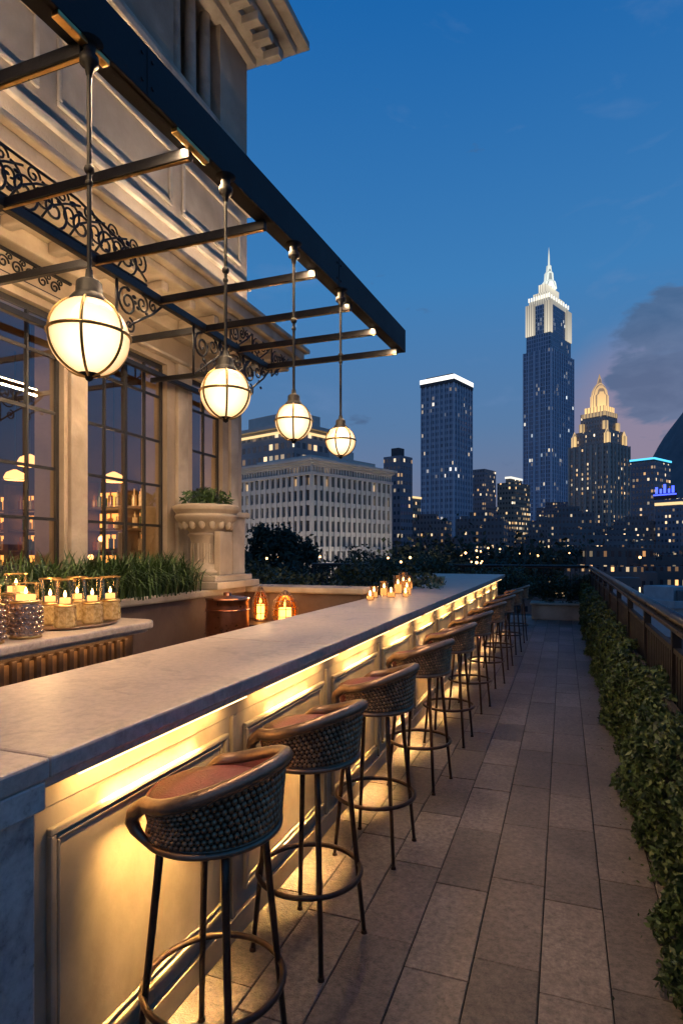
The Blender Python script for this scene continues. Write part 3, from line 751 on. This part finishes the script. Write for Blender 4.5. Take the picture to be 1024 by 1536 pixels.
# ------------------------------------------------------------------ city
GZ=-14
ground=MB().box(-9000,9000,-400,12000,GZ-1,GZ).obj('ground',noisy('city_ground',(.03,.028,.027),(.055,.05,.047),.02,.85,bump=0))
def rd(t,d,z=0):
    r=t*d; return (r*CT-d*ST, r*ST+d*CT, z)
def lot(name,tL,tc,tR,d,phi):
    ph=math.radians(phi); c,s=math.cos(ph),math.sin(ph); r0=tc*d
    a=(r0-tL*d)/(c+tL*s); b=(tR*d-r0)/(s-tR*c)
    e=empty(name,rd(tc,d),TH+pi/2-ph); return e,a,b
def tower(name,tL,tc,tR,d,phi,z1,mat,z0=GZ):
    e,a,b=lot(name,tL,tc,tR,d,phi)
    MB().box(0,b,0,a,z0,z1).obj('shaft',mat,e)
    return e,a,b
e,a,b=lot('neoclassical_office_building',-.172,-.05,.084,120,42)
Mg=facade('office_glass',(.05,.045,.04),(.05,.06,.08),2.0,3.1,.9,.72,.16,2.2)
MB().box(.5,b-.5,.5,a-.5,GZ,19).obj('glazing_core',Mg,e)
mw=M['officewall']=noisy('office_limestone',(.48,.44,.39),(.60,.55,.49),.3,.8,bump=0)
mb=MB()
nb=int(b/1.7); na=int(a/1.7)
for i in range(nb+1):
    x=i*(b-.8)/nb; mb.box(x,x+.8,0,.6,GZ,16.9)
for i in range(1,na+1):
    y=i*(a-.8)/na; mb.box(0,.6,y,y+.8,GZ,16.9)
z=GZ
while z<16.5:
    mb.box(.12,b-.1,.12,.58,z,z+.95); mb.box(.12,.58,.62,a-.1,z,z+.95); z+=3.1
mb.box(-.2,b+.2,-.2,a+.2,16.9,17.5).box(-.5,b+.5,-.5,a+.5,19.2,19.7).box(-.9,b+.9,-.9,a+.9,19.7,20.2).box(.0,b,.0,a,18.7,19.2)
mb.box(3,b-3,3,a-3,20.2,21.5)
for i in range(nb*2+1):
    x=i*(b-.5)/(nb*2); mb.box(x,x+.4,.05,.5,17.5,18.7)
for i in range(na*2+1):
    y=i*(a-.5)/(na*2); mb.box(.05,.5,y,y+.4,17.5,18.7)
mb.obj('stone_frame',mw,e)
area('facade_fill_light',(b*.5,-16,GZ+3),(math.radians(115),0,0),b*.8,2,6500,(1,.82,.62),e)  # added fill lamps in front of both faces, lighten the office stone
area('facade_fill_light',(-16,a*.5,GZ+3),(math.radians(115),0,-pi/2),a*.8,2,3800,(1,.82,.62),e)
f_grey=facade('f_grey',(.30,.30,.31),(.08,.10,.13),2.4,3.4,.6,.5,.14,2.0)
f_blue=facade('f_blue',(.34,.42,.52),(.12,.19,.30),1.9,3.6,.72,.55,.06,1.6,((1,.75,.45),(.9,.95,1)))
f_dark=facade('f_dark',(.20,.21,.25),(.07,.09,.12),2.0,3.3,.55,.45,.12,2.4)
f_gold=facade('f_gold',(.30,.25,.20),(.09,.08,.08),2.0,3.2,.5,.45,.42,2.4)
f_super=facade('f_super',(.36,.46,.60),(.10,.18,.30),2.6,4.2,.62,.75,.05,1.6,((1,.8,.5),(.85,.95,1)))
f_deco=facade('f_deco',(.38,.32,.29),(.08,.08,.10),2.0,3.3,.45,.5,.26,2.2)
f_res=facade('f_res',(.19,.20,.25),(.07,.085,.12),1.8,3.0,.5,.42,.20,1.8)
f_bg=facade('f_bg',(.18,.17,.18),(.06,.065,.08),1.7,3.0,.45,.42,.18,1.9)
f_near=facade('f_near',(.11,.10,.10),(.03,.035,.05),1.3,2.8,.42,.40,.26,2.2,((1,.45,.14),(1,.80,.5)))
e,a,b=tower('stone_hotel_block',-.175,-.03,.05,210,40,33,f_grey); MB().box(-1,b+1,-1,a+1,33,35).box(4,b-6,4,a-4,35,39).obj('cornice',mw,e)
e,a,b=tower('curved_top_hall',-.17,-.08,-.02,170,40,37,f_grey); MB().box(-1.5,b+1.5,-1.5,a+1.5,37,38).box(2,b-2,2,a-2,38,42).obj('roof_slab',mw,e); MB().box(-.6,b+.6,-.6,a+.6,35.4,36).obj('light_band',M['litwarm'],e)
e,a,b=tower('dark_office_tower',.07,.098,.118,260,40,43,f_dark); MB().box(3,b-2,3,a-2,43,47).obj('plant_room',M['roof'],e)
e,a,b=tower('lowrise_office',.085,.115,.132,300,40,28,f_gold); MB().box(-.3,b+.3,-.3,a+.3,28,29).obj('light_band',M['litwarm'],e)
e,a,b=tower('slab_office_tower',.133,.187,.217,350,38,100,f_blue)
mb=MB()
for i in range(int(b/3)+1): mb.box(i*b/int(b/3)-.3,i*b/int(b/3)+.3,-.5,0,GZ,100)
for i in range(int(a/3)+1): mb.box(-.5,0,i*a/int(a/3)-.3,i*a/int(a/3)+.3,GZ,100)
mb.obj('vertical_fins',noisy('fin_blue',(.38,.45,.54),(.46,.54,.64),.1,.5,bump=0),e)
MB().box(-.6,b+.6,-.6,a+.6,100,102).box(2,b-2,2,a-2,104.6,106).obj('roof',M['roof'],e)
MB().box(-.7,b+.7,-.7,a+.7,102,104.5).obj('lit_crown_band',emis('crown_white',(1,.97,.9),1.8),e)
e,a,b=tower('slate_tower',.216,.238,.257,420,40,59,f_dark)
e,a,b=tower('golden_residential_block',.259,.287,.314,380,40,45,f_gold)
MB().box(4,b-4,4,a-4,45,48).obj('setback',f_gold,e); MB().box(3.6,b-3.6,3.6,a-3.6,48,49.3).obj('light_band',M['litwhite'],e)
e,a,b=tower('supertall_tower',.303,.349,.386,600,44,205,f_super)
def gradmat(name,c,z0,z1,s0,s1):  # floodlighting painted as emission graded by height; no lamps shine on these parts
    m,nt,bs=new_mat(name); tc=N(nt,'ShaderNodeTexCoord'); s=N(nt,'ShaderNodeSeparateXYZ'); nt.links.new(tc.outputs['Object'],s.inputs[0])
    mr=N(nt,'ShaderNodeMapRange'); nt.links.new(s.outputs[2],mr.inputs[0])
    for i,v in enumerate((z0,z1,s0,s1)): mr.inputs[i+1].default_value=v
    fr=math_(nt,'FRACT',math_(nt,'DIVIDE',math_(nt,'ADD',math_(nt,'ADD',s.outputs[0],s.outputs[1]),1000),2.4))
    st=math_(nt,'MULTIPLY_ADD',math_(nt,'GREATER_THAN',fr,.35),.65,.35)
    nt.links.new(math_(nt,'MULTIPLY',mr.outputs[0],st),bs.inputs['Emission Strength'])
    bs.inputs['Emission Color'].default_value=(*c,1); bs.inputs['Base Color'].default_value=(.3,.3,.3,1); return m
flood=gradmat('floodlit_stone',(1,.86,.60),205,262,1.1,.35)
MB().box(2,b-2,2,a-2,205,222).box(3,b-3,3,a-3,222,252).obj('upper_shaft',f_super,e)
mb=MB()
for (x0,x1,y0,y1) in ((1.5,6,1.2,3.2),(b-13,b-1.5,1.2,3.2),(1.2,3.2,3.2,8),(1.2,3.2,a-11,a-1.5)):
    mb.box(x0,x1,y0,y1,222,254)
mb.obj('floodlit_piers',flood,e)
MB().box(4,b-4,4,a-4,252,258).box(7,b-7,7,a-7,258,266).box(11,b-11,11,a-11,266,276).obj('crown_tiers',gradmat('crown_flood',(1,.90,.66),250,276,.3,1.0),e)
mb=MB()
for i in range(9):
    for (x,y) in ((4+i*(b-8)/8,4),(4,4+i*(a-8)/8)): mb.box(x-.6,x+.6,y-.6,y+.6,258,262)
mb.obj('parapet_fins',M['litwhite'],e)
mb=MB(); cx,cy=b/2,a/2
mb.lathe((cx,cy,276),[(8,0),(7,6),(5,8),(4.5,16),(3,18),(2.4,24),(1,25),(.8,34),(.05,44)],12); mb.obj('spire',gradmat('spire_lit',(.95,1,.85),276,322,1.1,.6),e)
mb=MB()
for i in range(int(b/5)+1): mb.box(i*b/int(b/5)-.5,i*b/int(b/5)+.5,-.8,0,GZ,205)
for i in range(int(a/5)+1): mb.box(-.8,0,i*a/int(a/5)-.5,i*a/int(a/5)+.5,GZ,205)
mb.obj('fins',noisy('fin_steel',(.40,.50,.62),(.50,.60,.72),.1,.4,bump=0),e)
e,a,b=tower('art_deco_tower',.379,.445,.479,400,52,74,f_deco)
mb=MB(); mb.box(3,b-3,3,a-3,74,84).box(6,b-5,6,a-5,84,97)
mb.obj('tiers',f_deco,e); mb=MB()
cx,cy=b*.48,a*.48
mb.box(cx-7,cx+7,cy-7,cy+7,97,101); mb.lathe((cx,cy,101),[(6,0),(6,8),(5.4,9),(5,12),(3.6,15),(1.6,17.5),(1.2,20),(.1,24)],12)
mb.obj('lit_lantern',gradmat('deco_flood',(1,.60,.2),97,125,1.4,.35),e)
mb=MB()
for (x,y) in ((1,1),(b-4,1),(1,a-4),(b-4,a-4)): mb.box(x,x+3,y,y+3,74,81); mb.lathe((x+1.5,y+1.5,81),[(1.6,0),(.1,4)],8)
for (x,y) in ((4,4),(b-8,4),(4,a-8)): mb.box(x,x+3,y,y+3,84,90)
mb.box(5.7,6,6,a-6,94,97).box(6,b-5,5.7,6,94,97)
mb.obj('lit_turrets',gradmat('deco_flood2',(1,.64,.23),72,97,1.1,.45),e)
mb=MB()
for i in range(int(b/4)+1): mb.box(i*b/int(b/4)-.6,i*b/int(b/4)+.6,-.7,0,GZ,74)
for i in range(int(a/4)+1): mb.box(-.7,0,i*a/int(a/4)-.6,i*a/int(a/4)+.6,GZ,74)
mb.obj('piers',noisy('deco_pier',(.36,.31,.27),(.46,.40,.35),.1,.8,bump=0),e)
e,a,b=tower('glass_tower',.481,.52,.548,330,50,51,f_dark); MB().box(-.4,b+.4,-.4,a+.4,52,53).obj('neon_line',M['cyan'],e); MB().box(0,b,0,a,51,52).obj('parapet',M['roof'],e)
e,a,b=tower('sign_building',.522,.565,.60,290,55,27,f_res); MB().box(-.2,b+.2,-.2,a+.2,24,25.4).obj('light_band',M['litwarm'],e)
mb=MB(); y0=a*.25
for k,(w,h) in enumerate(((1.0,3.4),(.8,2),(1.0,4.4),(.8,2.2),(1.0,3.2))):
    mb.box(-.6,0,y0+k*2.0,y0+k*2.0+w,30,30+h)
mb.box(-.6,0,y0-1,y0+10,29,29.6); mb.obj('neon_sign',M['blue'],e); MB().box(.02,.4,y0-1,y0+10,27,31).obj('sign_frame',M['iron'],e)
def city(name,n,tr_,dr,hr,mat,wr=(14,34)):
    mb=MB()
    for i in range(n):
        d=random.uniform(*dr); t=random.uniform(*tr_); x,y,_=rd(t,d); w=random.uniform(*wr); l=random.uniform(*wr); h=random.uniform(*hr)
        mb.box(x-w/2,x+w/2,y-l/2,y+l/2,GZ,GZ+h)
        mb.box(x-w/4,x+w/5,y-l/5,y+l/4,GZ+h+.01,GZ+h+random.uniform(2,5))
        for q in range(3):
            u,v=x+random.uniform(-.4,.4)*w,y+random.uniform(-.4,.4)*l; mb.box(u-.8,u+.8,v-.8,v+.8,GZ+h+.01,GZ+h+random.uniform(.8,1.8))
    return mb.obj(name,mat)
city('distant_city_blocks',90,(-.2,.65),(450,1100),(25,60),f_res)
city('distant_city_blocks',34,(.05,.5),(280,480),(18,34),f_bg,(10,24))
city('distant_city_blocks',60,(-.2,.68),(240,500),(10,23),f_bg)
city('distant_city_blocks',60,(.34,.75),(120,260),(5,14),f_near,(8,18))
city('distant_city_blocks',40,(.46,.95),(60,140),(3,8),f_near,(6,12))
e=empty('white_roof_building',rd(.62,60),TH+.3)
MB().box(-5,9,0,12,GZ,-4).obj('walls',noisy('white_render',(.3,.3,.3),(.42,.42,.42),.5,.8,bump=0),e)
mb=MB().box(-5.3,9.3,-.3,12.3,-4,-3.9); mb.box(-5.3,9.3,-.3,0,-3.9,-3.3).box(-5.3,-5,0,12.3,-3.9,-3.3).box(-2,1.5,3,7,-3.9,-2.2).box(4,6,2,4,-3.9,-2.9).box(4,5.4,6,10,-3.9,-3.1).box(-4,-3,8,11,-3.9,-2.8)
mb.obj('roof_and_plant',noisy('pale_roof',(.25,.25,.26),(.40,.40,.41),.8,.85,bump=0),e)
mb=MB();ml=MB()
for i in range(200):
    d=random.uniform(90,560); t=random.uniform(.08,.76); x,y,_=rd(t,d); z=GZ+random.choice((8,8,12,14))
    mb.cyl((x,y,GZ),(x,y,z),.12,.08,5); ml.sph((x,y,z+.3),.18+.0007*d,4)
e=empty('street_lamps'); mb.obj('poles',M['iron'],e); ml.obj('lamp_heads',emis('streetlamp',(1,.52,.18),6),e)
def tree(x,y,h,r,n,size,name='city_tree'):
    e=empty(name,(x,y,GZ))
    mb=MB(); mb.cyl((0,0,0),(0,0,h*.8),h*.022,h*.008,8)
    C=[]
    for k in range(11):
        a=random.uniform(0,6.28); el=random.uniform(.1,1.4); l=r*random.uniform(.5,.95); z0=h*random.uniform(.3,.5)
        p=(l*math.cos(a)*math.cos(el),l*math.sin(a)*math.cos(el),h*.62+l*math.sin(el)*1.1)
        mb.cyl((0,0,z0),p,h*.012,.03,5)
        for q in range(4):
            c=np.array(p)+rng.normal(size=3)*r*.24; m=int(n/44); C.append(c+rng.normal(size=(m,3))*r*.15)
    mb.obj('trunk_and_limbs',M['bark'],e); leaves('foliage',np.concatenate(C),size,M['treeleaf'],e,.6)
x,y,_=rd(-.102,92); tree(x,y,21.5,4.6,6000,.34)
for t,d,h,r in ((-.16,88,14.5,4),(-.13,80,15.5,3.5),(-.075,85,16,3.6),(-.045,78,14.2,3.6),(-.01,90,14,4),(.03,95,14.5,4),(.06,84,13.4,4)):
    x,y,_=rd(t,d); tree(x,y,h,r,2200,.34)
C=[]
for i in range(110):
    t=random.uniform(.05,.42);d=random.uniform(120,235); x,y,_=rd(t,d); h=random.uniform(10,17); r=random.uniform(3,5)
    p=rng.normal(size=(170,3))*np.array([r*.6,r*.6,h*.2])+np.array([x,y,GZ+h*.72]); C.append(p)
leaves('distant_trees',np.concatenate(C),.75,M['treeleaf'],None,.6)
mb=MB()
for (x,y,z) in ((-5.1,8.6,1.55),(-4.3,8.3,1.5),(-3.7,9.0,1.52),(-2.7,9.5,1.5),(-2.3,8.8,1.45)): mb.sph((x,y,z),.018,5)
for i in range(26):
    t=random.choice((random.gauss(.232,.012),random.uniform(.1,.42),random.uniform(-.17,-.1))); x,y,_=rd(t,112); mb.sph((x,y,random.uniform(-.8,2.2)),random.uniform(.12,.32),5)
mb.obj('garden_lights',emis('garden_light',(1,.5,.18),8))
mb=MB(); nx,ny=60,24; cx,cy,_=rd(.66,1700); vs=[]
for j in range(ny+1):
    for i in range(nx+1):
        X=-520+1040*i/nx;Y=-500+1000*j/ny
        h=520*math.exp(-(X/240)**2-(Y/330)**2)*(1+.25*mnoise.noise(Vector((X*.006,Y*.006,1))))+60*math.exp(-(X/450)**2-(Y/400)**2)+18*mnoise.noise(Vector((X*.02,Y*.02,3)))
        vs.append((cx+X*CT-Y*ST,cy+X*ST+Y*CT,GZ-5+max(h,0)))
mb.add(vs,[(j*(nx+1)+i,j*(nx+1)+i+1,(j+1)*(nx+1)+i+1,(j+1)*(nx+1)+i) for j in range(ny) for i in range(nx)],0,True)
mb.obj('hill',noisy('hill_forest',(.07,.10,.12),(.12,.15,.17),.03,.95,bump=0))

# ------------------------------------------------------------------ world, sun, camera
w=bpy.data.worlds.new('World'); scene.world=w; w.use_nodes=True; nt=w.node_tree; L=nt.links
bg=nt.nodes['Background']
tc=N(nt,'ShaderNodeTexCoord'); sp=N(nt,'ShaderNodeSeparateXYZ'); L.new(tc.outputs['Generated'],sp.inputs[0])
grad=ramp(nt,sp.outputs[2],[(0,(.19,.175,.24)),(.08,(.15,.18,.29)),(.2,(.088,.19,.37)),(.4,(.042,.20,.47)),(.68,(.008,.125,.40)),(1,(.006,.08,.27))])
sky=N(nt,'ShaderNodeTexSky',sky_type='NISHITA'); sky.sun_disc=False; sky.sun_elevation=math.radians(-2); sky.sun_rotation=math.radians(60)
def spot(dirv,c0,c1):
    vm=N(nt,'ShaderNodeVectorMath',operation='DOT_PRODUCT'); L.new(tc.outputs['Generated'],vm.inputs[0])
    v=Vector(dirv).normalized(); vm.inputs[1].default_value=v
    mr=N(nt,'ShaderNodeMapRange',interpolation_type='SMOOTHSTEP'); L.new(vm.outputs['Value'],mr.inputs[0]); mr.inputs[1].default_value=c0; mr.inputs[2].default_value=c1
    return mr.outputs[0]
def skynoise(sc,z,dist=0):
    mp=N(nt,'ShaderNodeMapping'); mp.inputs['Scale'].default_value=(1,1,z); L.new(tc.outputs['Generated'],mp.inputs[0])
    n=N(nt,'ShaderNodeTexNoise'); n.inputs['Scale'].default_value=sc; n.inputs['Detail'].default_value=9; n.inputs['Roughness'].default_value=.55; n.inputs['Distortion'].default_value=dist; L.new(mp.outputs[0],n.inputs['Vector'])
    return n.outputs[0]
n1=skynoise(11,2.4,.3); n2=skynoise(7,2.6,.5)
glow=spot((.115,.974,.18),.986,1.0)
col=mixc(nt,math_(nt,'MULTIPLY',glow,.6),grad,(.36,.24,.30))
cm=math_(nt,'ADD',spot((.180,.955,.258),.988,.9985),math_(nt,'MULTIPLY_ADD',n1,2.4,-1.2))
cm=ramp(nt,cm,[(.42,(0,0,0)),(.70,(1,1,1))])
ccol=mixc(nt,ramp(nt,n1,[(.4,(0,0,0)),(.62,(1,1,1))]),(.10,.16,.29),(.060,.115,.23))
col=mixc(nt,math_(nt,'MULTIPLY',cm,.8),col,ccol)
thin=math_(nt,'MULTIPLY',ramp(nt,n2,[(.60,(0,0,0)),(.78,(1,1,1))]),.35)
col=mixc(nt,thin,col,(.13,.24,.46))
nsk=mixc(nt,1.0,sky.outputs[0],(.05,.05,.05),'MULTIPLY')
col=mixc(nt,1.0,col,nsk,'ADD')
L.new(col,bg.inputs[0]); bg.inputs[1].default_value=1.0
sl=bpy.data.lights.new('sun','SUN'); sl.energy=.05; sl.angle=math.radians(20); sl.color=(1,.8,.7); so=bpy.data.objects.new('sun',sl); scene.collection.objects.link(so); so.rotation_euler=(math.radians(80),0,math.radians(-60))
cam=bpy.data.cameras.new('camera'); co=bpy.data.objects.new('camera',cam); scene.collection.objects.link(co)
cam.sensor_fit='VERTICAL'; cam.sensor_height=36; cam.lens=900/1536*36; cam.shift_y=58/1536; cam.clip_end=20000; cam.clip_start=.05
co.location=(0,0,HC); co.rotation_euler=(pi/2,0,TH); scene.camera=co
scene.view_settings.view_transform='Standard'; scene.view_settings.look='None'; scene.view_settings.exposure=0
